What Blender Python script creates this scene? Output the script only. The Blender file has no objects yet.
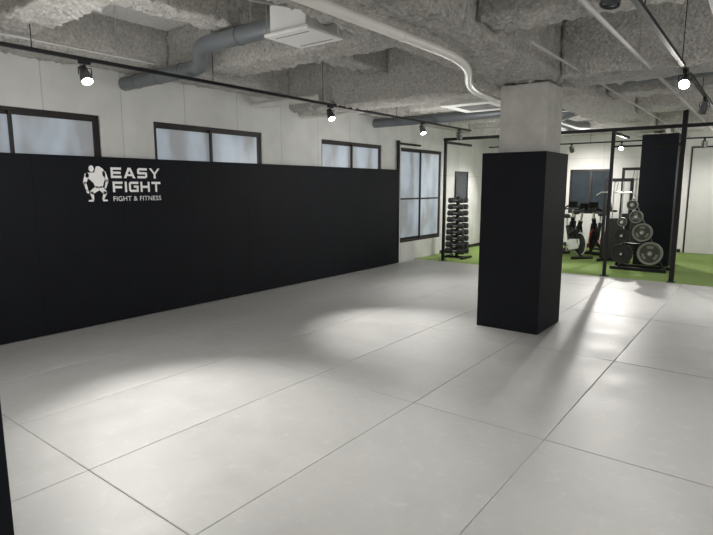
import bpy, bmesh, math, random
from mathutils import Vector, Matrix, noise, Quaternion
random.seed(7)
C = bpy.context.scene.collection
PI = math.pi
bpy.context.scene.view_settings.view_transform = 'Standard'

# ---------------------------------------------------------------- materials
def mat(name, col, rough=0.6, metal=0.0, var=0.0, vscale=4.0, bump=0.0, bscale=40.0, emit=None, estr=0.0, spec=None, rvar=0.0, detail=4, bdist=0.02):
    m = bpy.data.materials.new(name); m.use_nodes = True
    nt = m.node_tree; b = nt.nodes['Principled BSDF']
    b.inputs['Base Color'].default_value = (*col, 1)
    b.inputs['Roughness'].default_value = rough
    b.inputs['Metallic'].default_value = metal
    if spec is not None: b.inputs['Specular IOR Level'].default_value = spec
    tc = nt.nodes.new('ShaderNodeTexCoord')
    n = nt.nodes.new('ShaderNodeTexNoise'); n.inputs['Scale'].default_value = vscale; n.inputs['Detail'].default_value = detail
    nt.links.new(tc.outputs['Object'], n.inputs['Vector'])
    r = nt.nodes.new('ShaderNodeValToRGB')
    r.color_ramp.elements[0].position = 0.3; r.color_ramp.elements[1].position = 0.7
    r.color_ramp.elements[0].color = (*[max(0, c*(1-var)) for c in col], 1)
    r.color_ramp.elements[1].color = (*[min(1, c*(1+var)) for c in col], 1)
    nt.links.new(n.outputs['Fac'], r.inputs['Fac'])
    nt.links.new(r.outputs['Color'], b.inputs['Base Color'])
    if rvar > 0:
        mr = nt.nodes.new('ShaderNodeMapRange')
        mr.inputs['To Min'].default_value = rough-rvar; mr.inputs['To Max'].default_value = rough+rvar
        mr.inputs['From Min'].default_value = 0.3; mr.inputs['From Max'].default_value = 0.7
        nt.links.new(n.outputs['Fac'], mr.inputs['Value']); nt.links.new(mr.outputs['Result'], b.inputs['Roughness'])
    if bump > 0:
        n2 = nt.nodes.new('ShaderNodeTexNoise'); n2.inputs['Scale'].default_value = bscale; n2.inputs['Detail'].default_value = 6
        nt.links.new(tc.outputs['Object'], n2.inputs['Vector'])
        bp = nt.nodes.new('ShaderNodeBump'); bp.inputs['Strength'].default_value = bump; bp.inputs['Distance'].default_value = bdist
        nt.links.new(n2.outputs['Fac'], bp.inputs['Height']); nt.links.new(bp.outputs['Normal'], b.inputs['Normal'])
    if emit:
        b.inputs['Emission Color'].default_value = (*emit, 1); b.inputs['Emission Strength'].default_value = estr
    return m

def wall_mat(name, col, axis, bw=0.9, bh=1.9, seam=0.7, var=0.05):
    m = mat(name, col, 0.75, var=var, vscale=2.5, bump=0.2, bscale=50, detail=8)
    nt = m.node_tree; b = nt.nodes['Principled BSDF']
    tc = nt.nodes.new('ShaderNodeTexCoord'); sx = nt.nodes.new('ShaderNodeSeparateXYZ'); cx = nt.nodes.new('ShaderNodeCombineXYZ')
    nt.links.new(tc.outputs['Object'], sx.inputs[0]); nt.links.new(sx.outputs[axis], cx.inputs[0]); nt.links.new(sx.outputs[2], cx.inputs[1])
    br = nt.nodes.new('ShaderNodeTexBrick'); br.offset = 0.0
    br.inputs['Scale'].default_value = 1.0; br.inputs['Brick Width'].default_value = bw; br.inputs['Row Height'].default_value = bh
    br.inputs['Mortar Size'].default_value = 0.006; br.inputs['Color1'].default_value = (1, 1, 1, 1); br.inputs['Color2'].default_value = (0.94, 0.94, 0.94, 1)
    br.inputs['Mortar'].default_value = (seam, seam, seam, 1)
    nt.links.new(cx.outputs[0], br.inputs['Vector'])
    mx = nt.nodes.new('ShaderNodeMix'); mx.data_type = 'RGBA'; mx.blend_type = 'MULTIPLY'; mx.inputs['Factor'].default_value = 1
    src = b.inputs['Base Color'].links[0].from_socket
    nt.links.new(src, mx.inputs['A']); nt.links.new(br.outputs['Color'], mx.inputs['B'])
    nt.links.new(mx.outputs['Result'], b.inputs['Base Color'])
    return m

def add_smudge(m, scale=5.0, amt=0.12, lo=0.56, hi=0.75, off=0.0):
    nt = m.node_tree; b = nt.nodes['Principled BSDF']
    g = nt.nodes.new('ShaderNodeNewGeometry')
    n = nt.nodes.new('ShaderNodeTexNoise'); n.inputs['Scale'].default_value = scale; n.inputs['Detail'].default_value = 8; n.inputs['Roughness'].default_value = 0.75
    mp = nt.nodes.new('ShaderNodeMapping'); mp.inputs['Location'].default_value = (off, off, off)
    nt.links.new(g.outputs['Position'], mp.inputs['Vector']); nt.links.new(mp.outputs[0], n.inputs['Vector'])
    r = nt.nodes.new('ShaderNodeMapRange'); r.inputs['From Min'].default_value = lo; r.inputs['From Max'].default_value = hi
    r.inputs['To Min'].default_value = 1.0; r.inputs['To Max'].default_value = 1.0+amt
    nt.links.new(n.outputs['Fac'], r.inputs['Value'])
    vm = nt.nodes.new('ShaderNodeVectorMath'); vm.operation = 'SCALE'
    src = b.inputs['Base Color'].links[0].from_socket
    nt.links.new(src, vm.inputs[0]); nt.links.new(r.outputs['Result'], vm.inputs['Scale']); nt.links.new(vm.outputs[0], b.inputs['Base Color'])

def window_glass():
    m = mat('frosted_glass_glow', (0.28, 0.31, 0.34), 0.3, var=0.1)
    nt = m.node_tree; b = nt.nodes['Principled BSDF']
    g = nt.nodes.new('ShaderNodeNewGeometry'); mp = nt.nodes.new('ShaderNodeMapping'); mp.inputs['Scale'].default_value = (1, 2.2, 0.9); mp.inputs['Location'].default_value = (0, 1.7, 0.4)
    nt.links.new(g.outputs['Position'], mp.inputs['Vector'])
    n = nt.nodes.new('ShaderNodeTexNoise'); n.inputs['Scale'].default_value = 1.2; n.inputs['Detail'].default_value = 2
    nt.links.new(mp.outputs[0], n.inputs['Vector'])
    r = nt.nodes.new('ShaderNodeValToRGB'); e = r.color_ramp.elements
    e[0].position = 0.38; e[0].color = (0.17, 0.165, 0.165, 1); e[1].position = 0.60; e[1].color = (0.40, 0.47, 0.545, 1)
    x = e.new(0.48); x.color = (0.29, 0.335, 0.385, 1)
    nt.links.new(n.outputs['Fac'], r.inputs['Fac']); nt.links.new(r.outputs['Color'], b.inputs['Emission Color']); b.inputs['Emission Strength'].default_value = 0.52  # daylight and dim outdoor shapes behind the panes painted as emission
    return m

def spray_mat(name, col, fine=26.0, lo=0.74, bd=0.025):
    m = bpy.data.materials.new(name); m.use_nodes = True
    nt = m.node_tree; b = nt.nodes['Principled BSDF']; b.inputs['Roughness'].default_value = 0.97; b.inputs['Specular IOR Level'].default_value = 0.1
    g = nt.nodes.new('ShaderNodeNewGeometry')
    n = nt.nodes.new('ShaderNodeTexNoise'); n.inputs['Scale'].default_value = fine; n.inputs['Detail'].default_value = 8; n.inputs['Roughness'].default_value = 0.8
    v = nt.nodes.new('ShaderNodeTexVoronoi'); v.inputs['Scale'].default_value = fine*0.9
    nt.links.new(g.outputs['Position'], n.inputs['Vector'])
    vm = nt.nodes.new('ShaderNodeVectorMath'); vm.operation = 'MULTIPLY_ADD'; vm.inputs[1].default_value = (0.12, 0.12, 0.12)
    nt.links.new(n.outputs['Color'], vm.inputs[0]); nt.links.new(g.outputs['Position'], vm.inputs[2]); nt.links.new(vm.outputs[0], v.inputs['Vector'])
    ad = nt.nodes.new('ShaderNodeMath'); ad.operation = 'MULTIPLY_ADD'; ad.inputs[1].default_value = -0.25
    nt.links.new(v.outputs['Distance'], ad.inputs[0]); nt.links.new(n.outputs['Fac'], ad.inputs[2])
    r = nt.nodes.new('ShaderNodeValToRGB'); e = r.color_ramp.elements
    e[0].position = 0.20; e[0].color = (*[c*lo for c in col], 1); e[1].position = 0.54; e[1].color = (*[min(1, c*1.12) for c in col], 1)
    nt.links.new(ad.outputs[0], r.inputs['Fac']); nt.links.new(r.outputs['Color'], b.inputs['Base Color'])  # low spots coloured darker from the bump height, painted shade for the relief
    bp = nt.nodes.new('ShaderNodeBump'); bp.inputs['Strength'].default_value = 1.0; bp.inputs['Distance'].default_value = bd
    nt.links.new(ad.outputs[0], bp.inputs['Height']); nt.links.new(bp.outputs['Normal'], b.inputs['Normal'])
    return m

M = {}
M['mat'] = mat('vinyl_mat_grey', (0.355, 0.355, 0.348), 0.45, var=0.03, vscale=3.0, bump=0.04, bscale=250, rvar=0.06, spec=0.4)
add_smudge(M['mat'], 9.0, 0.16, 0.54, 0.72)
add_smudge(M['mat'], 1.6, -0.08, 0.48, 0.70, 5.0)
M['black'] = mat('black_vinyl', (0.006, 0.007, 0.010), 0.65, var=0.12, vscale=3, bump=0.05, bscale=200, spec=0.18)
M['blackm'] = mat('black_metal', (0.008, 0.008, 0.009), 0.45, var=0.1, spec=0.3)
M['turf'] = mat('green_turf', (0.27, 0.39, 0.11), 0.95, var=0.3, vscale=60, bump=1.0, bscale=400, detail=8)
M['slab'] = mat('concrete_slab', (0.16, 0.16, 0.16), 0.8, var=0.1)
M['wall'] = wall_mat('white_painted_wall', (0.63, 0.635, 0.62), 1, var=0.08)
M['wallf'] = wall_mat('white_painted_far_wall', (0.70, 0.69, 0.67), 0, 0.9, 2.4, 0.75)
M['plain'] = mat('plain_wall', (0.6, 0.6, 0.58), 0.8, var=0.04)
M['conc'] = mat('concrete_column', (0.52, 0.51, 0.48), 0.8, var=0.10, vscale=7, bump=0.25, bscale=30, detail=8)
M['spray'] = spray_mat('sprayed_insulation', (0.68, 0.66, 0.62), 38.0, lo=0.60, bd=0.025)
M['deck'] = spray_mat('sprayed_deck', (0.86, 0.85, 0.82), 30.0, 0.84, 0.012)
M['duct'] = mat('grey_duct', (0.17, 0.185, 0.195), 0.4, metal=0.25, var=0.08)
M['whitep'] = mat('white_plastic', (0.74, 0.74, 0.72), 0.45, var=0.03)
M['doorp'] = mat('door_panel_white', (0.58, 0.58, 0.56), 0.6, var=0.03)
M['pipe'] = mat('white_pipe', (0.74, 0.73, 0.69), 0.4, var=0.05)
M['dullpipe'] = mat('dull_grey_pipe', (0.42, 0.415, 0.40), 0.7, var=0.08, spec=0.2)
M['chrome'] = mat('brushed_steel', (0.6, 0.6, 0.6), 0.3, metal=0.9, var=0.05)
M['silver'] = mat('grey_plate', (0.20, 0.21, 0.175), 0.5, metal=0.1, var=0.1)
M['plateface'] = mat('plate_face_grey', (0.045, 0.048, 0.04), 0.6, var=0.2)
M['rubber'] = mat('black_rubber', (0.015, 0.015, 0.015), 0.7, var=0.2, vscale=20)
M['frame'] = mat('dark_bronze_frame', (0.02, 0.017, 0.015), 0.5, metal=0.2, var=0.1)
M['glass'] = window_glass()
M['dglass'] = mat('dark_glass', (0.04, 0.05, 0.06), 0.08, var=0.1)
M['lens'] = mat('lamp_lens', (1, 1, 1), 0.4, emit=(1, 0.95, 0.86), estr=70)
M['white'] = mat('white_vinyl_lettering', (0.95, 0.95, 0.95), 0.5, var=0.01)
M['red'] = mat('red_paint', (0.35, 0.03, 0.02), 0.4, var=0.05)
M['dark'] = mat('dark_slot', (0.25, 0.25, 0.25), 0.7, var=0.1)
M['lamp'] = mat('lamp_grey_metal', (0.10, 0.10, 0.10), 0.4, metal=0.4, var=0.05)

# ---------------------------------------------------------------- geometry helper
class G:
    def __init__(s): s.bm = bmesh.new()
    def box(s, lo, hi):
        lo = Vector(lo); hi = Vector(hi)
        vs = [s.bm.verts.new((x, y, z)) for x in (lo.x, hi.x) for y in (lo.y, hi.y) for z in (lo.z, hi.z)]
        for f in ((0,1,3,2),(4,6,7,5),(0,4,5,1),(2,3,7,6),(0,2,6,4),(1,5,7,3)):
            s.bm.faces.new([vs[i] for i in f])
        return s
    def sweep(s, pts, r, seg=12, caps=True):
        pts = [Vector(p) for p in pts]; rs = r if isinstance(r, (list, tuple)) else [r]*len(pts)
        rings = []; up = None
        for i, p in enumerate(pts):
            a = pts[max(0, i-1)]; b = pts[min(len(pts)-1, i+1)]
            t = (b-a).normalized()
            if up is None:
                up = Vector((0,0,1)) if abs(t.z) < 0.9 else Vector((1,0,0))
            u = (up - t*up.dot(t)).normalized(); v = t.cross(u); up = u
            rings.append([s.bm.verts.new(p + (u*math.cos(k*2*PI/seg) + v*math.sin(k*2*PI/seg))*rs[i]) for k in range(seg)])
        for i in range(len(rings)-1):
            for k in range(seg):
                s.bm.faces.new((rings[i][k], rings[i][(k+1)%seg], rings[i+1][(k+1)%seg], rings[i+1][k]))
        if caps:
            s.bm.faces.new(rings[0][::-1]); s.bm.faces.new(rings[-1])
        return s
    def cyl(s, a, b, r, seg=16): return s.sweep([a, b], r, seg)
    def lathe(s, prof, origin=(0,0,0), axis=(0,0,1), seg=24, closed=False):
        o = Vector(origin); q = Vector((0,0,1)).rotation_difference(Vector(axis).normalized())
        rings = []
        for r, h in prof:
            rings.append([s.bm.verts.new(o + q @ Vector((max(r,1e-4)*math.cos(k*2*PI/seg), max(r,1e-4)*math.sin(k*2*PI/seg), h))) for k in range(seg)])
        n = len(rings)
        for i in range(n if closed else n-1):
            a = rings[i]; b = rings[(i+1) % n]
            for k in range(seg):
                s.bm.faces.new((a[k], a[(k+1)%seg], b[(k+1)%seg], b[k]))
        if not closed:
            s.bm.faces.new(rings[0][::-1]); s.bm.faces.new(rings[-1])
        return s
    def torus(s, c, R, r, axis=(0,0,1), seg=28, rs=8):
        q = Vector((0,0,1)).rotation_difference(Vector(axis).normalized()); c = Vector(c); rings = []
        for i in range(seg):
            a = i*2*PI/seg
            rings.append([s.bm.verts.new(c + q @ Vector(((R+r*math.cos(b*2*PI/rs))*math.cos(a), (R+r*math.cos(b*2*PI/rs))*math.sin(a), r*math.sin(b*2*PI/rs)))) for b in range(rs)])
        for i in range(seg):
            for b in range(rs):
                s.bm.faces.new((rings[i][b], rings[(i+1)%seg][b], rings[(i+1)%seg][(b+1)%rs], rings[i][(b+1)%rs]))
        return s
    def prism(s, poly, f):
        a = [s.bm.verts.new(f(u, v, 0)) for u, v in poly]; b = [s.bm.verts.new(f(u, v, 1)) for u, v in poly]
        n = len(poly)
        s.bm.faces.new(a[::-1]); s.bm.faces.new(b)
        for i in range(n): s.bm.faces.new((a[i], a[(i+1)%n], b[(i+1)%n], b[i]))
        return s
    def done(s, name, m, parent=None, loc=(0,0,0), bevel=0, smooth=False, **props):
        bmesh.ops.recalc_face_normals(s.bm, faces=s.bm.faces)
        me = bpy.data.meshes.new(name); s.bm.to_mesh(me); s.bm.free()
        me.materials.append(M[m] if isinstance(m, str) else m)
        o = bpy.data.objects.new(name, me); C.objects.link(o); o.location = loc
        if parent: o.parent = parent
        if smooth:
            for p in me.polygons: p.use_smooth = True
            me.set_sharp_from_angle(angle=math.radians(40))
        if bevel:
            md = o.modifiers.new('bevel', 'BEVEL'); md.width = bevel; md.segments = 2; md.limit_method = 'ANGLE'
        for k, v in props.items(): o[k] = v
        return o
    def parts(s, name, m, parent, **kw):
        s.bm.verts.ensure_lookup_table(); s.bm.verts.index_update()
        seen = set(); out = []
        for v0 in s.bm.verts:
            if v0.index in seen: continue
            st = [v0]; comp = []; seen.add(v0.index)
            while st:
                v = st.pop(); comp.append(v)
                for e in v.link_edges:
                    w = e.other_vert(v)
                    if w.index not in seen: seen.add(w.index); st.append(w)
            g = G(); mp = {}
            for v in comp: mp[v.index] = g.bm.verts.new(v.co)
            fs = {f for v in comp for f in v.link_faces}
            for f in fs: g.bm.faces.new([mp[v.index] for v in f.verts])
            out.append(g.done(name, m, parent=parent, **kw))
        s.bm.free(); return out

def root(name, loc, label, cat, group=None, rot=0):
    o = bpy.data.objects.new(name, None); o.empty_display_size = 0.1; C.objects.link(o); o.location = loc; o.rotation_euler = (0,0,rot)
    o['label'] = label; o['category'] = cat
    if group: o['group'] = group
    return o

def fillet(pts, r, n=8):
    pts = [Vector(p) for p in pts]; out = [pts[0]]
    for i in range(1, len(pts)-1):
        a, p, b = pts[i-1], pts[i], pts[i+1]
        d1 = (a-p); d2 = (b-p); rr = min(r, d1.length*0.49, d2.length*0.49)
        s = p + d1.normalized()*rr; e = p + d2.normalized()*rr
        for k in range(n+1):
            t = k/n; out.append(s*(1-t)**2 + p*2*t*(1-t) + e*t*t)
    out.append(pts[-1]); return out

# ---------------------------------------------------------------- dimensions
WX = -6.35; FY = 15.6; RX = 3.2; BY = -3.0; CZ = 3.45; EDGE = 10.5

G().box((WX-0.2, BY-0.2, -0.15), (RX+0.2, FY+0.2, -0.03)).done('floor', 'slab', kind='structure')
G().box((WX-0.2, BY-0.2, CZ), (RX+0.2, FY+0.2, CZ+0.15)).done('ceiling', 'deck', kind='structure')
wins = [(1.46, 3.32), (4.02, 5.88), (7.29, 9.15), (9.87, 11.69)]
g = G(); Z0, Z1 = 0.41, 2.47
g.box((WX-0.2, BY-0.2, -0.03), (WX, FY+0.2, Z0)); g.box((WX-0.2, BY-0.2, Z1), (WX, FY+0.2, CZ))
ys = [BY-0.2] + [v for w in wins for v in w] + [FY+0.2]
for i in range(0, len(ys), 2): g.box((WX-0.2, ys[i], Z0), (WX, ys[i+1], Z1))
g.done('wall_left', 'wall', kind='structure')
g = G(); wx0, wx1, wz0, wz1 = -4.45, -3.35, 0.9, 2.1
g.box((WX, FY, -0.03), (wx0, FY+0.2, CZ)); g.box((wx1, FY, -0.03), (RX, FY+0.2, CZ))
g.box((wx0, FY, -0.03), (wx1, FY+0.2, wz0)); g.box((wx0, FY, wz1), (wx1, FY+0.2, CZ))
g.done('wall_far', 'wallf', kind='structure')
G().box((RX, BY-0.2, -0.03), (RX+0.2, FY+0.2, CZ)).done('wall_right', 'plain', kind='structure')
G().box((WX, BY-0.2, -0.03), (RX, BY, CZ)).done('wall_back', 'plain', kind='structure')
G().box((WX, FY-0.012, -0.005), (-1.65, FY, 0.08)).done('baseboard_far', 'frame', kind='structure')
G().box((WX, 11.69, -0.005), (WX+0.012, FY-0.02, 0.08)).done('baseboard_left', 'frame', kind='structure')

def window(idx, y0, y1):
    fr = 0.04; x0, x1 = WX-0.11, WX-0.02
    g = G()
    g.box((x0, y0, Z0), (x1, y0+fr, Z1)); g.box((x0, y1-fr, Z0), (x1, y1, Z1))
    g.box((x0, y0+fr, Z0), (x1, y1-fr, Z0+fr)); g.box((x0, y0+fr, Z1-fr), (x1, y1-fr, Z1))
    w = g.done('window_%d' % idx, 'frame', kind='structure', bevel=0.004)
    ym = (y0+y1)/2; zt = 1.35
    for k, (a, b, xs) in enumerate(((y0+fr, ym+0.03, WX-0.09), (ym-0.03, y1-fr, WX-0.055))):
        g = G(); s = 0.035; t = 0.028
        g.box((xs, a, Z0+fr), (xs+t, a+s, Z1-fr)); g.box((xs, b-s, Z0+fr), (xs+t, b, Z1-fr))
        g.box((xs, a+s, Z0+fr), (xs+t, b-s, Z0+fr+0.06)); g.box((xs, a+s, Z1-fr-s), (xs+t, b-s, Z1-fr)); g.box((xs, a+s, zt), (xs+t, b-s, zt+0.035))
        sa = g.done('window_sash', 'frame', parent=w)
        G().box((xs+0.010, a+s, Z0+fr+0.06), (xs+0.016, b-s, Z1-fr-s)).done('glass_pane', 'glass', parent=sa)
for i, (a, b) in enumerate(wins): window(i+1, a, b)
g = G(); f = 0.05
g.box((wx0, FY+0.02, wz0), (wx0+f, FY+0.1, wz1)); g.box((wx1-f, FY+0.02, wz0), (wx1, FY+0.1, wz1))
g.box((wx0+f, FY+0.02, wz0), (wx1-f, FY+0.1, wz0+f)); g.box((wx0+f, FY+0.02, wz1-f), (wx1-f, FY+0.1, wz1))
xm = (wx0+wx1)/2; g.box((xm-0.03, FY+0.02, wz0+f), (xm+0.03, FY+0.1, wz1-f))
w5 = g.done('window_5', 'frame', kind='structure')
G().box((wx0+f, FY+0.055, wz0+f), (xm-0.03, FY+0.06, wz1-f)).done('glass_pane', 'dglass', parent=w5)
G().box((xm+0.03, FY+0.055, wz0+f), (wx1-f, FY+0.06, wz1-f)).done('glass_pane', 'dglass', parent=w5)
g = G(); dx0, dx1, dz = -1.60, -0.2, 2.60; fw = 0.035
g.box((dx0, FY-0.05, 0), (dx0+fw, FY, dz)); g.box((dx1-fw, FY-0.05, 0), (dx1, FY, dz)); g.box((dx0+fw, FY-0.05, dz-fw), (dx1-fw, FY, dz))
d = g.done('door_1', 'frame', kind='structure')
G().box((dx0+fw, FY-0.035, 0), (dx1-fw, FY-0.01, dz-fw)).done('door_panel', 'doorp', parent=d)

# ---------------------------------------------------------------- mats
xs = [-6.26] + [-6.03 + k for k in range(0, 9)]
ysm = [-2.65, -0.64, 1.37, 3.38, 5.39, 7.40, 9.41, EDGE]
proto = {}
for i in range(len(xs)-1):
    for j in range(len(ysm)-1):
        x0, x1, y0, y1 = xs[i], xs[i+1], ysm[j], ysm[j+1]
        gp = 0.0008; w = x1-x0-2*gp; h = y1-y0-2*gp
        key = (round(w, 3), round(h, 3)); cx, cy = (x0+x1)/2, (y0+y1)/2
        if key in proto:
            o = proto[key].copy(); C.objects.link(o); o.location = (cx, cy, -0.03)
        else:
            o = G().box((-w/2, -h/2, 0), (w/2, h/2, 0.03)).done('floor_mat', 'mat', loc=(cx, cy, -0.03), bevel=0.006)
            proto[key] = o
        o['label'] = 'pale grey vinyl martial arts mat on the floor' if w > 0.5 else 'narrow grey mat strip along the black padded wall'
        o['category'] = 'floor mat'; o['group'] = 'grey floor mats'
o = G().box((WX+0.001, EDGE+0.002, -0.03), (RX-0.001, FY-0.001, -0.004)).done('artificial_turf', 'turf', kind='stuff')
o['label'] = 'bright green artificial turf carpet in the weights area'; o['category'] = 'artificial turf'

panels = [-2.5+k for k in range(0, 13)]
yy = [v for v in panels if v < 9.5] + [9.65]
for i in range(len(yy)-1):
    a, b = yy[i]+0.0008, yy[i+1]-0.0008
    o = G().box((-6.345, a, 0.0), (-6.27, b, 1.99)).done('wall_panel', 'black', bevel=0.001)
    o['label'] = 'tall matte black padded panel fixed against the white wall'; o['category'] = 'wall padding'; o['group'] = 'black wall padding panels'

# ---------------------------------------------------------------- logo
lr = root('wall_sign', (-6.268, 3.02, 1.46), 'white vinyl fighter emblem and lettering on black padding', 'sign')
def letter(ch, W, T):
    H = 1.0; c = 0.16
    R = lambda a, b, x, y: [(a, b), (x, b), (x, y), (a, y)]
    m0 = (H-T)/2; m1 = (H+T)/2
    if ch == 'E': return [R(0,0,T,H), R(T,0,W,T), R(T,m0,W*0.94,m1), R(T,H-T,W,H)]
    if ch == 'F': return [R(0,0,T,H), R(T,m0-0.03,W*0.92,m1-0.03), R(T,H-T,W,H)]
    if ch == 'I': return [R(0,0,T,H)]
    if ch == 'H': return [R(0,0,T,H), R(W-T,0,W,H), R(T,m0,W-T,m1)]
    if ch == 'T': return [R(0,H-T,W,H), R((W-T)/2,0,(W+T)/2,H-T)]
    if ch == 'A':
        k = T*1.18; a = W/2
        return [[(0,0),(k,0),(a+0.02,H-T*0.9),(a+0.06,H),(a-k*0.55,H)], [(W,0),(a+k*0.55,H),(a-0.06,H),(a-0.02,H-T*0.9),(W-k,0)], R(W*0.25,0.2,W*0.75,0.2+T*0.85)]
    if ch == 'S': return [[(W-c,0),(W,c),(W,m1-c*0.4),(W-c,m1),(W-T,m1),(W-T,T),(0,T),(0,0)], R(T,m0,W-T,m1), [(0,m0+c*0.4),(c,m0),(T,m0),(T,H-T),(W,H-T),(W,H),(c,H),(0,H-c)]]
    if ch == 'Y':
        a = W/2; k = T*1.15
        return [R(a-T/2,0,a+T/2,0.42), [(0,H),(a-T/2,0.42),(a+T/2,0.42),(k,H)], [(W,H),(W-k,H),(a-T/2,0.42),(a+T/2,0.42)]]
    if ch == 'G': return [[(c,0),(W,0),(W,T),(T,T),(T,H-T),(W,H-T),(W,H),(c,H),(0,H-c),(0,c)], R(W-T,T,W,m1+0.02), R(W*0.5,m0+0.02,W-T,m1+0.02)]
def word(s, y0, y1, z0, z1, T=0.225, gap=0.22, Wd=1.05):
    ws = [T if ch == 'I' else (Wd*1.14 if ch in 'AY' else Wd) for ch in s]
    tot = sum(ws)+gap*(len(s)-1); sc = (y1-y0)/tot; h = z1-z0; x = 0
    for ch, w in zip(s, ws):
        g = G()
        for k, P in enumerate(letter(ch, w, T)):
            g.prism(P, lambda u, v, q, k=k, x=x: Vector((0.001+0.0008*q+0.00008*k, y0+(x+u)*sc, z0+v*h)))
        g.done('letter', 'white', parent=lr, label='bold wide white letter '+ch)
        x += w+gap
word('EASY', 0.345, 1.0, 0.285, 0.412)
word('FIGHT', 0.36, 1.0, 0.117, 0.244)
def textmesh(s, y0, y1, z0, z1, off=0.0, name='lettering', sp=1.0):
    cu = bpy.data.curves.new('txt', 'FONT'); cu.body = s; cu.offset = off; cu.extrude = 0.0; cu.space_character = sp
    to = bpy.data.objects.new('txt', cu); C.objects.link(to); bpy.context.view_layer.update()
    me = bpy.data.meshes.new_from_object(to.evaluated_get(bpy.context.evaluated_depsgraph_get()))
    bpy.data.objects.remove(to)
    bx = [v.co.x for v in me.vertices]; by = [v.co.y for v in me.vertices]
    ax, bx_, ay, by_ = min(bx), max(bx), min(by), max(by)
    for v in me.vertices:
        u = (v.co.x-ax)/(bx_-ax); w = (v.co.y-ay)/(by_-ay)
        v.co = Vector((0.001, y0+u*(y1-y0), z0+w*(z1-z0)))
    me.materials.clear(); me.materials.append(M['white'])
    o = bpy.data.objects.new(name, me); C.objects.link(o); o.parent = lr
    o['label'] = 'small white lettering'
    return o
textmesh('FIGHT & FITNESS', 0.36, 1.0, 0.010, 0.068, 0.004, sp=1.05)
g = G(); S = 0.31/26
def fl(u, v, w): return Vector((0.001+0.001*w, u*S, v*S*1.06+0.01))
def capsule(a, b, ra, rb):
    a = Vector(a); b = Vector(b); d = (b-a).normalized(); ang = math.atan2(d.y, d.x); P = []
    for k in range(9): t = ang + PI/2 + k*PI/8; P.append((a.x+ra*math.cos(t), a.y+ra*math.sin(t)))
    for k in range(9): t = ang - PI/2 + k*PI/8; P.append((b.x+rb*math.cos(t), b.y+rb*math.sin(t)))
    g.prism(P, fl)
g.prism([(9.6+2.6*math.cos(t*PI/8), 30.0+3.0*math.sin(t*PI/8)) for t in range(16)], fl)
g.prism([(3.4,23),(4.2,26),(7.5,26.4),(12.4,26.6),(13.4,29.6),(14.4,32.2),(17.5,32.4),(21.4,30.0),(23.4,25.8),(22.6,21),(21.0,16.5),(19.6,12.6),(12.6,12.4),(11.0,17.0),(7.0,20.5)], fl)
capsule((4.9,24.0),(2.4,17.4),2.2,1.5); capsule((2.6,16.6),(4.4,10.2),1.4,0.9); capsule((4.6,9.4),(5.0,8.6),1.2,1.0)
capsule((22.2,26.2),(24.8,19.4),2.0,1.4); capsule((24.7,18.8),(22.6,12.8),1.3,0.9)
capsule((13.8,11.8),(9.0,8.6),2.4,2.0); capsule((8.6,7.6),(9.6,2.4),1.8,1.0); capsule((9.2,1.0),(5.6,0.8),1.0,0.7)
capsule((18.2,11.8),(21.6,8.6),2.4,2.0); capsule((21.8,7.6),(19.6,2.4),1.8,1.0); capsule((20.0,1.0),(23.6,0.8),1.0,0.7)
g.done('fighter_emblem', 'white', parent=lr, label='white crouching fighter emblem')

# ---------------------------------------------------------------- columns
def column(x0, x1, y0, y1, zc, lab):
    r = root('column', ((x0+x1)/2, (y0+y1)/2, 0), lab, 'column', 'clad concrete columns')
    hx, hy = (x1-x0)/2, (y1-y0)/2
    G().box((-hx, -hy, 0), (hx, hy, zc)).done('black_cladding', 'black', parent=r, bevel=0.003)
    G().box((-hx+0.14, -hy+0.12, zc), (hx-0.06, hy-0.12, 2.76)).done('concrete_shaft', 'conc', parent=r, bevel=0.01)
    return r
column(-2.65, -1.92, 5.84, 6.62, 2.02, 'square concrete column wrapped in matte black boards')
column(-2.65, -1.92, -0.16, 0.61, 2.02, 'black clad concrete column at the edge of the mats')
r = root('column', (-1.86, 12.9, 0), 'tall black clad column behind the weight plate rack', 'column', 'clad concrete columns')
G().box((-0.33, -0.3, -0.004), (0.33, 0.3, 2.7)).done('black_cladding', 'black', parent=r, bevel=0.004)

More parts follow.
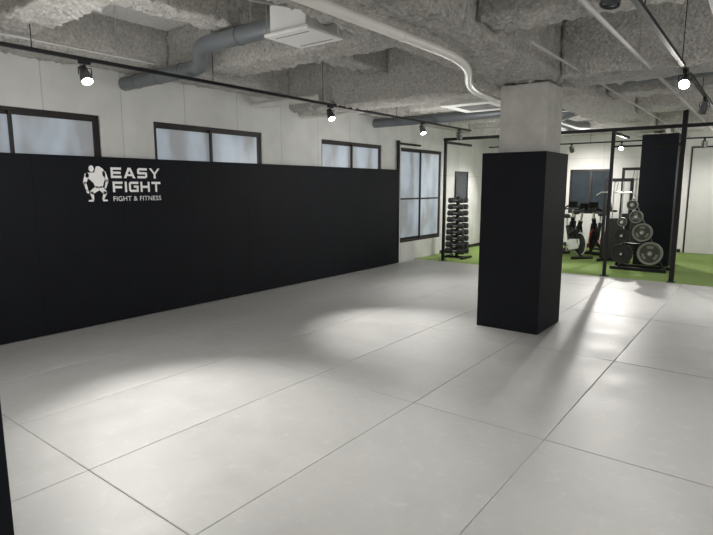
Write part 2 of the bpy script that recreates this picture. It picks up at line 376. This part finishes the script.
# ---------------------------------------------------------------- ceiling beams (sprayed)
def rough_beam(lo, hi, amp=0.034, res=0.035, seedv=0.0, label=None):
    lo = Vector(lo); hi = Vector(hi); c = (lo+hi)/2
    bm = bmesh.new()
    L = hi-lo; along = 0 if L.x > L.y else 1; cr = 1-along
    nl = max(2, int(L[along]/res)); nz = max(2, int(L.z/res)); nw = max(2, int(L[cr]/res))
    sec = [(lo[cr], hi.z - L.z*k/nz) for k in range(nz)] + [(lo[cr]+L[cr]*k/nw, lo.z) for k in range(nw)] + [(hi[cr], lo.z+L.z*k/nz) for k in range(nz+1)]
    rad = 0.02
    rings = []
    for i in range(nl+1):
        s = lo[along]+L[along]*i/nl; ring = []
        for (u, z) in sec:
            du = min(u-lo[cr], hi[cr]-u); dz = z-lo.z
            p = Vector((0,0,0)); p[along] = s; p[cr] = u; p.z = z
            mid = Vector((0,0,0)); mid[along] = s; mid[cr] = (lo[cr]+hi[cr])/2; mid.z = hi.z
            n = (p-mid); n[along] = 0; n.normalize()
            if du < rad and dz < rad: p -= n*(rad-max(du, dz))*0.35
            q = p*4 + Vector((seedv, 0, 0))
            d = noise.noise(q)*0.4 + noise.noise(q*3.1)*0.8 + noise.noise(q*6.5)*1.0
            t = Vector((0,0,0)); t[along] = noise.noise(q*5+Vector((9,9,9)))*0.02
            ring.append(bm.verts.new(p + n*d*amp + t))
        rings.append(ring)
    for i in range(nl):
        for k in range(len(sec)-1):
            bm.faces.new((rings[i][k], rings[i][k+1], rings[i+1][k+1], rings[i+1][k]))
    for rr in (rings[0], rings[-1]):
        try: bm.faces.new(rr)
        except Exception: pass
    for v in bm.verts: v.co -= Vector((c.x, c.y, hi.z))
    g = G(); g.bm.free(); g.bm = bm
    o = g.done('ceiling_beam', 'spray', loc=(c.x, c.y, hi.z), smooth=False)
    for p in o.data.polygons: p.use_smooth = True
    o['label'] = label or 'ceiling beam coated in lumpy grey sprayed insulation'; o['category'] = 'ceiling beam'; o['group'] = 'sprayed ceiling beams'
    return o
ZT = CZ-0.001
rough_beam((-2.56, BY+0.02, 2.78), (-1.86, FY-0.02, ZT), label='deep long beam over the columns with sprayed insulation')
rough_beam((WX+0.01, BY+0.02, 3.00), (-5.80, FY-0.02, ZT), seedv=5)
k = 0
cross = [(-0.1, 0.5, 2.80), (1.85, 2.25, 2.98), (3.9, 4.3, 2.90), (5.92, 6.55, 2.76), (7.95, 8.35, 2.90), (9.9, 10.25, 2.90), (11.95, 12.5, 2.80), (14.0, 14.3, 2.90)]
for (a, b, z) in cross:
    k += 1
    rough_beam((-5.79, a, z), (-2.57, b, ZT), seedv=k*11)
    rough_beam((-1.85, a, min(z, 2.86)), (RX-0.02, b, ZT), seedv=k*17, res=0.045)
for i in range(len(cross)-1):
    y0, y1 = cross[i][1]+0.01, cross[i+1][0]-0.01
    rough_beam((-4.35, y0, 3.10), (-4.02, y1, ZT), seedv=i*7+3, label='small beam between cross beams with sprayed insulation')
    rough_beam((0.05, y0, 3.02), (0.40, y1, ZT), seedv=i*7+30, res=0.05, label='small beam between cross beams with sprayed insulation')

# ---------------------------------------------------------------- ducts and pipes
def pipe(name, pts, r, m, label, cat, fr=0.15, seg=16, bands=None, hang=()):
    p0 = Vector(pts[0])
    path = [p-p0 for p in fillet(pts, fr)]
    rt = root(name, p0, label, cat)
    G().sweep(path, r, seg).done(name + '_run', m, parent=rt, smooth=True)
    for (c, ax) in (bands or []):
        c = Vector(c)-p0; ax = Vector(ax).normalized()
        G().cyl(c-ax*0.012, c+ax*0.012, r*1.08, seg).done('joint_band', m, parent=rt, smooth=True)
    for c in hang:
        c = Vector(c)-p0
        G().cyl(c, (c.x, c.y, CZ-0.001-p0.z), 0.005, 6).done('hanger_rod', 'chrome', parent=rt)
    return rt
pipe('ventilation_duct', [(WX+0.0, 3.66, 2.875), (-4.80, 3.64, 2.875), (-4.54, 3.42, 3.00), (-3.35, 3.42, 3.00)], 0.08, 'duct',
     'round grey metal duct bending up to the white unit', 'duct', 0.16, 20,
     [((-5.15,3.645,2.875),(1,0,0)), ((-5.6,3.65,2.875),(1,0,0)), ((-6.05,3.655,2.875),(1,0,0)), ((-3.95,3.42,3.00),(1,0,0))], hang=[(-3.8, 3.42, 3.02)])
pipe('ventilation_duct', [(-2.93, 3.42, 2.99), (-2.56, 3.42, 2.99)], 0.075, 'duct', 'short grey duct between white unit and main beam', 'duct', 0.1, 18)
r = root('ventilation_unit', (-3.14, 3.40, 2.84), 'white box shaped ventilation unit hanging under the ceiling', 'ventilation unit')
G().box((-0.24, -0.22, 0), (0.24, 0.22, 0.03)).done('face_frame', 'whitep', parent=r, bevel=0.008)
G().box((-0.20, -0.19, 0.03), (0.20, 0.19, 0.25)).done('unit_body', 'whitep', parent=r, bevel=0.01)
g = G()
for q in (-0.15, 0.14): g.box((-0.18, q, -0.003), (0.18, q+0.012, -0.0002))
g.parts('grille', 'dark', r)
g = G()
for sx in (-0.22, 0.22):
    for sy in (-0.205, 0.205): g.cyl((sx, sy, 0.02), (sx, sy, CZ-2.84), 0.005, 6)
g.parts('hanger_rod', 'chrome', r)
r = root('air_conditioner', (-3.4, 7.35, 2.76), 'white ceiling air conditioner cassette between the beams', 'air conditioner')
G().box((-0.42, -0.42, 0), (0.42, 0.42, 0.05)).done('face_frame', 'whitep', parent=r, bevel=0.012)
G().box((-0.38, -0.38, 0.05), (0.38, 0.38, 0.30)).done('unit_body', 'whitep', parent=r, bevel=0.01)
g = G()
for q in range(9): g.box((-0.25, -0.25+q*0.056, -0.006), (0.25, -0.25+q*0.056+0.02, -0.0002))
g.done('grille', 'dark', parent=r)
g = G()
for sx in (-0.36, 0.36):
    for sy in (-0.36, 0.36): g.cyl((sx, sy, 0.30), (sx, sy, CZ-2.76), 0.006, 6)
g.parts('hanger_rod', 'chrome', r)
pipe('conduit_pipe', [(-2.18, 0.56, 2.68), (-2.10, 4.3, 2.68), (-2.62, 5.35, 2.66), (-2.74, 6.9, 2.66), (-2.80, 7.1, 2.80)], 0.036, 'pipe',
     'long white pipe under the main beam passing the column', 'pipe', 0.5, 14,
     [((-2.159,1.5,2.68),(0.0214,1,0)), ((-2.121,3.3,2.68),(0.0214,1,0))])
pipe('conduit_pipe', [(WX, 6.78, 2.80), (-5.0, 6.78, 2.80), (-4.7, 6.85, 2.95), (-3.80, 7.1, 2.94)], 0.045, 'pipe', 'white insulated pipe crossing from the wall to the cassette', 'pipe', 0.15, 12, hang=[(-4.5, 6.9, 2.95)])
pipe('conduit_pipe', [(WX, 5.76, 2.86), (-5.1, 5.76, 2.86)], 0.05, 'pipe', 'short white insulated pipe coming through the wall', 'pipe', 0.15, 12, hang=[(-5.3, 5.76, 2.88)])
pipe('ventilation_duct', [(WX, 8.9, 2.875), (-4.3, 8.9, 2.875), (-3.4, 8.95, 2.9), (-2.62, 8.95, 2.9)], 0.085, 'duct', 'round grey duct crossing between the beams', 'duct', 0.2, 16,
     [((-5.2,8.9,2.875),(1,0,0)), ((-4.6,8.9,2.875),(1,0,0))])
pipe('ventilation_duct', [(-2.62, 9.3, 2.88), (-2.9, 9.3, 2.80), (-3.1, 9.7, 2.78), (-3.1, 11.0, 2.78), (-3.1, 11.75, 2.86)], 0.10, 'duct', 'large grey duct over the turf area', 'duct', 0.3, 16)
pipe('ventilation_duct', [(-1.82, 7.3, 2.94), (3.19, 7.3, 2.94)], 0.085, 'duct', 'round grey duct crossing behind the column', 'duct', 0.3, 16, [((-1.5,7.3,2.94),(1,0,0))], hang=[(-0.9, 7.3, 2.94)])
pipe('conduit_pipe', [(-0.40, BY, 2.79), (-0.40, FY, 2.79)], 0.012, 'dullpipe', 'thin dull grey conduit under the ceiling', 'pipe', 0.1, 10, hang=[(-0.4, 3, 2.79), (-0.4, 5.2, 2.79), (-0.4, 8.6, 2.79), (-0.4, 11, 2.79)])
pipe('conduit_pipe', [(-1.02, BY, 2.775), (-1.02, FY, 2.775)], 0.017, 'dullpipe', 'dull grey conduit clipped under the beams', 'pipe', 0.1, 10, hang=[(-1.02, 3.2, 2.78), (-1.02, 5.4, 2.78), (-1.02, 9.2, 2.78)])
pipe('conduit_pipe', [(-1.62, 4.4, 2.79), (-1.62, FY, 2.79)], 0.012, 'dullpipe', 'thin dull grey conduit beside the main beam', 'pipe', 0.1, 8, hang=[(-1.62, 4.8, 2.79), (-1.62, 9.3, 2.79)])
pipe('conduit_pipe', [(-2.98, BY, 2.93), (-2.98, 2.7, 2.93), (-2.98, 3.19, 3.0)], 0.014, 'dullpipe', 'thin grey conduit feeding the ventilation unit', 'pipe', 0.1, 8, hang=[(-2.98, 1.2, 2.95)])
pipe('conduit_pipe', [(-5.3, BY, 2.93), (-5.3, 3.4, 2.93)], 0.012, 'dullpipe', 'thin grey conduit along the window side', 'pipe', 0.1, 8, hang=[(-5.3, 3, 2.93), (-5.3, 1, 2.93)])
pipe('conduit_pipe', [(-5.79, 11.4, 2.92), (-2.60, 11.4, 2.92)], 0.014, 'dullpipe', 'thin grey conduit crossing above the turf', 'pipe', 0.1, 8, hang=[(-5.0, 11.4, 2.92), (-3.8, 11.4, 2.92)])

# ---------------------------------------------------------------- lighting tracks
def track(pts, label):
    a, b = Vector(pts[0]), Vector(pts[1]); r = root('light_track', a, label, 'light track', 'black light tracks')
    d = b-a; g = G()
    if abs(d.y) > abs(d.x): g.box((-0.018, 0, 0), (0.018, d.y, 0.03))
    else: g.box((0, -0.018, 0), (d.x, 0.018, 0.03))
    g.done('track_rail', 'blackm', parent=r)
    n = int(d.length/2.0); g = G()
    for i in range(n+1):
        p = d*((i+0.5)/(n+1)); g.cyl((p.x, p.y, 0.03), (p.x, p.y, CZ-a.z), 0.004, 6)
    g.parts('hanger_rod', 'blackm', r)
TZ = 2.74; TZ2 = 2.66
track([(-4.9, -2.5, TZ), (-4.9, 10.2, TZ)], 'long black lighting track below the beams by the windows')
track([(-0.74, -2.5, TZ), (-0.74, 10.5, TZ)], 'long black lighting track over the mats beside the column')
track([(-6.1, 13.85, TZ2), (2.5, 13.85, TZ2)], 'black lighting track across the turf area')

def spot(x, y, aim, power=200, size=60, ztr=TZ, lit=True, drop=0.09, col=(1, 0.97, 0.92), blend=1.0, lab='black track spotlight with a lit lens'):
    r = root('track_spotlight', (x, y, ztr), lab, 'spotlight', 'track spotlights')
    G().box((-0.018, -0.05, -0.028), (0.018, 0.05, -0.0005)).done('track_adapter', 'blackm', parent=r, bevel=0.003)
    piv = Vector((0, 0, -drop-0.03))
    G().cyl((0, 0, -0.028), (0, 0, -drop+0.03), 0.008, 8).done('stem', 'blackm', parent=r)
    d = (Vector(aim)-(Vector((x, y, ztr))+piv)).normalized()
    h = Vector((-d.y, d.x, 0)); h = h.normalized() if h.length > 1e-3 else Vector((1, 0, 0))
    t = Vector((0,0,-drop+0.03))
    G().sweep([piv-h*0.055, t-h*0.055, t, t+h*0.055, piv+h*0.055], 0.005, 6).done('yoke', 'blackm', parent=r)
    G().lathe([(0.022, -0.09), (0.034, -0.085), (0.036, -0.03), (0.042, -0.02), (0.052, 0.03), (0.052, 0.075), (0.046, 0.075), (0.044, 0.065)], piv, d, 24).done('lamp_housing', 'lamp', parent=r, smooth=True)
    G().lathe([(0.044, 0.066), (0.034, 0.074), (0.005, 0.077)], piv, d, 20).done('lens', 'lens' if lit else 'dglass', parent=r, smooth=True)
    if lit:
        l = bpy.data.lights.new('spot_light', 'SPOT'); l.energy = power; l.spot_size = math.radians(size); l.spot_blend = blend; l.shadow_soft_size = 0.035; l.color = col
        lo = bpy.data.objects.new('spot_light', l); C.objects.link(lo); lo.parent = r
        lo.location = piv + d*0.10; lo.rotation_mode = 'QUATERNION'; lo.rotation_quaternion = d.to_track_quat('-Z', 'Y')
    return r
spot(-4.9, 2.46, (-3.15, 2.25, 0), 560, 56)
spot(-4.9, 5.82, (-3.3, 5.15, 0), 520, 48)
spot(-4.9, 8.3, (-3.6, 7.8, 0), 150, 80)
spot(-4.9, 9.7, (-5.8, 12.2, 0.8), 200, 80)
spot(-4.9, -0.6, (-3.2, 1.0, 0), 130, 100)  # added head out of view, extra fill for the near mats
spot(-0.74, 6.15, (-0.55, 2.2, 0.4), 150, 95, drop=0.07)
spot(-0.74, 3.15, (-0.9, 2.4, 0), lit=False, drop=0.06, lab='small black track spotlight switched off')
spot(-0.74, 2.2, (-1.6, 2.6, 0), 80, 100)  # added off-frame head, gives the light of the switched-off one
spot(-0.74, 8.1, (-1.2, 9.2, 0), 140, 90)
spot(-0.74, 0.3, (-1.8, 1.4, 0), 60, 100)  # added out-of-view head, fill around the camera
spot(-2.83, 13.85, (-2.1, 8.5, 0), 480, 75, ztr=TZ2)
spot(-3.95, 13.85, (-3.9, 15.6, 1.2), 200, 100, ztr=TZ2)
spot(-1.2, 13.85, (-1.2, 15.4, 0.6), 110, 100, ztr=TZ2)
spot(-5.3, 13.85, (-5.8, 12.6, 0.8), 220, 100, ztr=TZ2)
spot(-2.0, 13.85, (-1.7, 12.0, 0), 170, 90, ztr=TZ2)
for (x, y, e) in [(-4.2, 2.2, 54), (-4.2, 7.4, 60), (0.8, 4.0, 56), (0.8, 9.0, 50), (-3.6, 11.3, 72), (1.0, -1.0, 52), (-0.6, 13.2, 60), (-4.0, -1.8, 56)]:  # added fill points with no fixture, standing in for bounced room light
    l = bpy.data.lights.new('fill_light', 'POINT'); l.energy = e; l.shadow_soft_size = 0.5; l.color = (1, 0.985, 0.96)
    lo = bpy.data.objects.new('fill_light', l); C.objects.link(lo); lo.location = (x, y, 1.9)

# ---------------------------------------------------------------- training rig
fy = 10.62
r = root('training_rig', (-3.4, fy, -0.004), 'black square tube training rig at the turf edge', 'training rig')
def post(x, y, h, s=0.035):
    g = G(); g.box((x+3.4-s, y-fy-s, 0.008), (x+3.4+s, y-fy+s, h)); g.box((x+3.4-0.07, y-fy-0.07, 0), (x+3.4+0.07, y-fy+0.07, 0.008)); g.done('upright', 'blackm', parent=r, bevel=0.003)
post(-5.68, fy, 2.68, 0.028); post(-2.31, fy, 2.68, 0.028); post(-1.22, fy, 3.0, 0.038)
G().box((-5.72+3.4, -0.03, 2.62), (-0.2+3.4, 0.03, 2.68)).done('crossbeam', 'blackm', parent=r, bevel=0.003)
g = G()
for x in (-5.68, -2.31): g.box((x+3.4-0.025, 0.03, 2.57), (x+3.4+0.025, 1.25, 2.62))
g.parts('side_beam', 'blackm', r)
G().cyl((-2.31+3.4, -0.05, 2.35), (-1.22+3.4, -0.05, 2.35), 0.016, 10).done('pull_up_bar', 'blackm', parent=r, smooth=True)
r2 = root('frame_post', (-6.3, 9.70, 0), 'thin black steel post at the end of the padded wall', 'post')
G().box((-0.025, -0.025, 0), (0.025, 0.025, 2.6)).done('upright', 'blackm', parent=r2)
G().box((-0.02, 0.025, 2.52), (0.02, 0.9, 2.56)).done('crossbeam', 'blackm', parent=r2)

# ---------------------------------------------------------------- dumbbells
def make_dumbbell(loc, R, L):
    rt = root('dumbbell', loc, 'black dumbbell with steel handle on the rack', 'dumbbell', 'dumbbells on the rack')
    for s in (-1, 1):
        G().lathe([(R*0.8, 0), (R, 0.008), (R, L-0.008), (R*0.8, L)], (s*0.065, 0, 0), (s, 0, 0), 10).done('weight_head', 'rubber', parent=rt)
    G().cyl((-0.065, 0, 0), (0.065, 0, 0), 0.014, 10).done('handle', 'chrome', parent=rt)
    return rt
def drack(x, y):
    rt = root('dumbbell_rack', (x, y, -0.004), 'black upright dumbbell tower beside the tall window', 'dumbbell rack')
    g = G(); g.box((-0.27, -0.25, 0), (-0.21, 0.25, 0.05)); g.box((0.21, -0.25, 0), (0.27, 0.25, 0.05)); g.box((-0.21, -0.03, 0), (0.21, 0.03, 0.05))
    g.done('base', 'blackm', parent=rt)
    G().box((-0.03, -0.03, 0.05), (0.03, 0.03, 1.42)).done('upright', 'blackm', parent=rt)
    for i in range(9):
        z = 0.17+i*0.145
        g = G()
        for sy in (-1, 1):
            for sx in (-1, 1): 
                a, b = sorted((sy*0.03, sy*0.17)); g.box((min(sx*0.04, sx*0.025), a, z-0.03), (max(sx*0.04, sx*0.025), b, z-0.02))
        g.box((-0.04, -0.03, z-0.03), (-0.03, 0.03, z-0.02)); g.box((0.03, -0.03, z-0.03), (0.04, 0.03, z-0.02))
        g.done('cradle', 'blackm', parent=rt)
    for i in range(9):
        z = 0.17+i*0.145-0.004; R = 0.068-0.001*i; L = 0.165-0.006*i
        for sy in (-0.105, 0.105): make_dumbbell((x, y+sy, z), R, L)
drack(-5.66, 11.25)

r = root('wall_mirror', (WX+0.002, 12.4, 1.30), 'small dark framed mirror mounted on the white wall', 'mirror')
g = G(); g.box((0, 0, 0), (0.03, 0.04, 0.72)); g.box((0, 0.66, 0), (0.03, 0.7, 0.72)); g.box((0, 0.04, 0), (0.03, 0.66, 0.04)); g.box((0, 0.04, 0.68), (0.03, 0.66, 0.72))
g.done('mirror_frame', 'blackm', parent=r)
G().box((0.002, 0.04, 0.04), (0.015, 0.66, 0.68)).done('mirror_glass', 'dglass', parent=r)

# ---------------------------------------------------------------- plate rack
px, py = -1.93, 11.85
r = root('plate_rack', (px, py, -0.004), 'black plate storage tree in front of the black column', 'weight plate rack')
g = G(); g.box((-0.5, -0.25, 0), (0.5, -0.19, 0.06)); g.box((-0.5, 0.19, 0), (0.5, 0.25, 0.06)); g.box((-0.45, -0.19, 0), (-0.39, 0.19, 0.06)); g.box((0.39, -0.19, 0), (0.45, 0.19, 0.06))
g.done('base', 'blackm', parent=r)
g = G(); g.sweep([(0.40, 0, 0.05), (-0.20, 0, 1.38)], 0.035, 8); g.sweep([(-0.42, 0, 0.05), (-0.20, 0, 1.40)], 0.035, 8); g.sweep([(-0.36, 0, 0.5), (0.15, 0, 0.5)], 0.025, 8)
g.done('rack_frame', 'blackm', parent=r)
pegs = [(0.20, 0.36), (0.04, 0.76), (-0.09, 1.06), (-0.17, 1.29), (-0.30, 0.32), (-0.32, 0.68), (-0.33, 0.95)]
for (a, b) in pegs: G().cyl((a, -0.30, b), (a, 0.0, b), 0.024, 12).done('peg', 'chrome', parent=r)
def plate(loc, R, T, m, lab, face='plateface'):
    rt = root('weight_plate', loc, lab, 'weight plate', 'weight plates on the rack')
    G().lathe([(0.027, -T*0.25), (R*0.80, -T*0.25), (R*0.80, T*0.25), (0.027, T*0.25)], axis=(0, 1, 0), seg=32, closed=True).done('plate_disc', face if m == 'silver' else 'rubber', parent=rt, smooth=True)
    G().lathe([(R*0.80, -T*0.3), (R*0.85, -T/2), (R*0.97, -T/2), (R, -T*0.35), (R, T*0.35), (R*0.97, T/2), (R*0.85, T/2), (R*0.80, T*0.3)], axis=(0, 1, 0), seg=32, closed=True).done('plate_rim', m, parent=rt, smooth=True)
    G().lathe([(0.027, -T/2), (0.045, -T/2), (0.05, -T*0.26), (0.027, -T*0.26)], axis=(0, 1, 0), seg=20, closed=True).done('plate_hub', m, parent=rt)
    if m == 'silver' and R > 0.11:
        for s in range(3):
            a0 = math.radians(90+s*120-26); a1 = math.radians(90+s*120+26); P = []
            for q in range(9): t = a0+(a1-a0)*q/8; P.append((R*0.66*math.cos(t), R*0.66*math.sin(t)))
            for q in range(9): t = a1+(a0-a1)*q/8; P.append((R*0.44*math.cos(t), R*0.44*math.sin(t)))
            G().prism(P, lambda u, v, w: Vector((u, -T*0.25-0.006*(1-w), v))).done('plate_web', 'silver', parent=rt)
for i, (a, b) in enumerate(pegs[:4]):
    R = (0.225, 0.18, 0.125, 0.10)[i]
    for q in range(3): plate((px+a, py-0.24+q*0.055, b-0.004), R-0.006*q, 0.04, 'silver' if q < 2 else 'rubber', 'round dark weight plate with silver grey rim')
plate((px-0.30, py-0.22, 0.316), 0.20, 0.04, 'rubber', 'round black rubber weight plate on rack peg')
plate((px-0.32, py-0.22, 0.676), 0.14, 0.04, 'rubber', 'round black rubber weight plate on rack peg')
plate((px-0.33, py-0.22, 0.946), 0.09, 0.04, 'silver', 'round dark weight plate with silver grey rim')

# ---------------------------------------------------------------- exercise bikes
def bike(loc, rot, accent, lab, shell='blackm', frame='blackm'):
    r = root('exercise_bike', loc, lab, 'exercise bike', 'exercise bikes by the far wall', rot)
    g = G(); g.cyl((0.50, -0.26, 0.035), (0.50, 0.26, 0.035), 0.03, 12); g.cyl((-0.50, -0.26, 0.035), (-0.50, 0.26, 0.035), 0.03, 12)
    g.parts('stabilizer', 'rubber', r, smooth=True)
    g = G(); g.sweep(fillet([(0.50, 0, 0.05), (0.12, 0, 0.28), (-0.50, 0, 0.05)], 0.1), 0.04, 10)
    g.sweep([(-0.02, 0, 0.25), (-0.20, 0, 0.72)], 0.045, 10); g.sweep([(0.10, 0, 0.28), (0.36, 0, 0.86)], 0.05, 10); g.sweep([(-0.12, 0, 0.52), (0.26, 0, 0.66)], 0.04, 10)
    g.sweep([(0.40, 0.06, 0.36), (0.30, 0.05, 0.74)], 0.025, 8); g.sweep([(0.40, -0.06, 0.36), (0.30, -0.05, 0.74)], 0.025, 8)
    g.done('bike_frame', frame, parent=r, smooth=True)
    g = G(); g.lathe([(0.03, -0.035), (0.05, -0.02), (0.19, -0.012), (0.20, -0.02), (0.235, -0.02), (0.24, 0), (0.235, 0.02), (0.20, 0.02), (0.19, 0.012), (0.05, 0.02), (0.03, 0.035)], (0.38, 0, 0.34), (0, 1, 0), 32)
    g.done('flywheel', 'rubber', parent=r, smooth=True)
    g = G(); g.torus((0.38, 0, 0.34), 0.255, 0.014, (0, 1, 0)); g.done('flywheel_guard', accent, parent=r, smooth=True)
    g = G(); g.prism([(-0.08, 0.22), (0.05, 0.16), (0.42, 0.24), (0.46, 0.36), (0.42, 0.46), (0.02, 0.42), (-0.08, 0.34)], lambda u, v, w: Vector((u, -0.075+w*0.03, v)))
    g.done('chain_guard', shell, parent=r, bevel=0.008)
    g = G(); g.cyl((0, -0.10, 0.28), (0, 0.10, 0.28), 0.02, 10); g.box((-0.012, -0.12, 0.12), (0.012, -0.10, 0.29)); g.box((-0.012, 0.10, 0.27), (0.012, 0.12, 0.45))
    g.done('crank', 'chrome', parent=r)
    G().box((-0.05, -0.22, 0.105), (0.05, -0.12, 0.135)).done('pedal', 'rubber', parent=r, bevel=0.005)
    G().box((-0.05, 0.12, 0.435), (0.05, 0.22, 0.465)).done('pedal', 'rubber', parent=r, bevel=0.005)
    g = G(); g.sweep([(-0.20, 0, 0.72), (-0.25, 0, 0.90)], 0.025, 10); g.done('seat_post', 'chrome', parent=r)
    g = G(); g.prism([(-0.14, 0.0), (-0.12, 0.09), (-0.04, 0.10), (0.05, 0.04), (0.15, 0.02), (0.15, -0.02), (0.05, -0.04), (-0.04, -0.10), (-0.12, -0.09)], lambda u, v, w: Vector((u-0.26, v, 0.90+w*0.07+0.02*(u < 0)*w)))
    g.done('saddle', 'rubber', parent=r, bevel=0.02, smooth=True)
    g = G(); g.sweep([(0.36, 0, 0.86), (0.40, 0, 1.06)], 0.025, 10); g.done('handlebar_post', 'chrome', parent=r)
    g = G(); g.sweep(fillet([(0.66, -0.10, 1.16), (0.60, -0.20, 1.09), (0.38, -0.22, 1.07), (0.38, 0.22, 1.07), (0.60, 0.20, 1.09), (0.66, 0.10, 1.16)], 0.06), 0.02, 10)
    g.done('handlebar', 'rubber', parent=r, smooth=True)
    g = G(); g.prism([(-0.11, 0), (0.11, 0), (0.11, 0.16), (-0.11, 0.16)], lambda u, v, w: Vector((0.42+v*0.35+w*0.02, u, 1.11+v)))
    g.done('console', 'blackm', parent=r, bevel=0.006)
    return r
bike((-3.62, 13.1, -0.004), math.radians(-45), 'whitep', 'black spin bike with white wheel guard beneath the window', 'whitep')
bike((-2.85, 14.1, -0.004), math.radians(-110), 'red', 'black spin bike with red flywheel guard')
bike((-4.05, 14.8, -0.004), math.radians(-80), 'blackm', 'black spin bike pushed close to the far wall', 'whitep')
bike((-3.35, 14.35, -0.004), math.radians(-92), 'red', 'black spin bike with red and white trim', 'whitep')

def tower(x, y, H, lab):
    r = root('cable_machine', (x, y, -0.004), lab, 'gym machine', 'cable machines')
    g = G(); g.box((-0.30, -0.25, 0), (-0.23, 0.25, 0.06)); g.box((0.23, -0.25, 0), (0.30, 0.25, 0.06)); g.box((-0.23, -0.04, 0), (0.23, 0.04, 0.06)); g.done('base', 'blackm', parent=r)
    g = G(); g.box((-0.29, -0.03, 0.06), (-0.23, 0.03, H)); g.box((0.23, -0.03, 0.06), (0.29, 0.03, H)); g.parts('upright', 'blackm', r)
    G().box((-0.29, -0.03, H), (0.29, 0.03, H+0.07)).done('top_beam', 'blackm', parent=r)
    G().box((-0.14, -0.06, 0.07), (0.14, 0.06, 0.95)).done('weight_stack', 'rubber', parent=r)
    g = G(); g.cyl((-0.09, 0, 0.95), (-0.09, 0, H+0.01), 0.012, 8); g.cyl((0.09, 0, 0.95), (0.09, 0, H+0.01), 0.012, 8); g.parts('guide_rod', 'chrome', r)
    G().sweep([(-0.4, -0.2, H-0.3), (-0.3, -0.2, H-0.23), (0.3, -0.2, H-0.23), (0.4, -0.2, H-0.3)], 0.014, 8).done('pull_bar', 'chrome', parent=r)
    G().sweep([(0, -0.2, H-0.23), (0, -0.04, H+0.05)], 0.006, 6).done('cable', 'blackm', parent=r)
tower(-2.75, 15.2, 2.05, 'tall black cable machine against the far wall')
tower(-2.62, 12.85, 1.75, 'black cable machine with weight stack beside the column')

# ---------------------------------------------------------------- world & camera
w = bpy.data.worlds.new('World'); bpy.context.scene.world = w; w.use_nodes = True
w.node_tree.nodes['Background'].inputs[0].default_value = (0.5, 0.6, 0.7, 1); w.node_tree.nodes['Background'].inputs[1].default_value = 0.3
cam = bpy.data.cameras.new('camera'); co = bpy.data.objects.new('camera', cam); C.objects.link(co)
co.location = (0, 0, 1.65); co.rotation_euler = (math.radians(90-8.66), 0, math.radians(37.4))
cam.sensor_width = 36; cam.lens = 27.0; cam.clip_start = 0.05
bpy.context.scene.camera = co
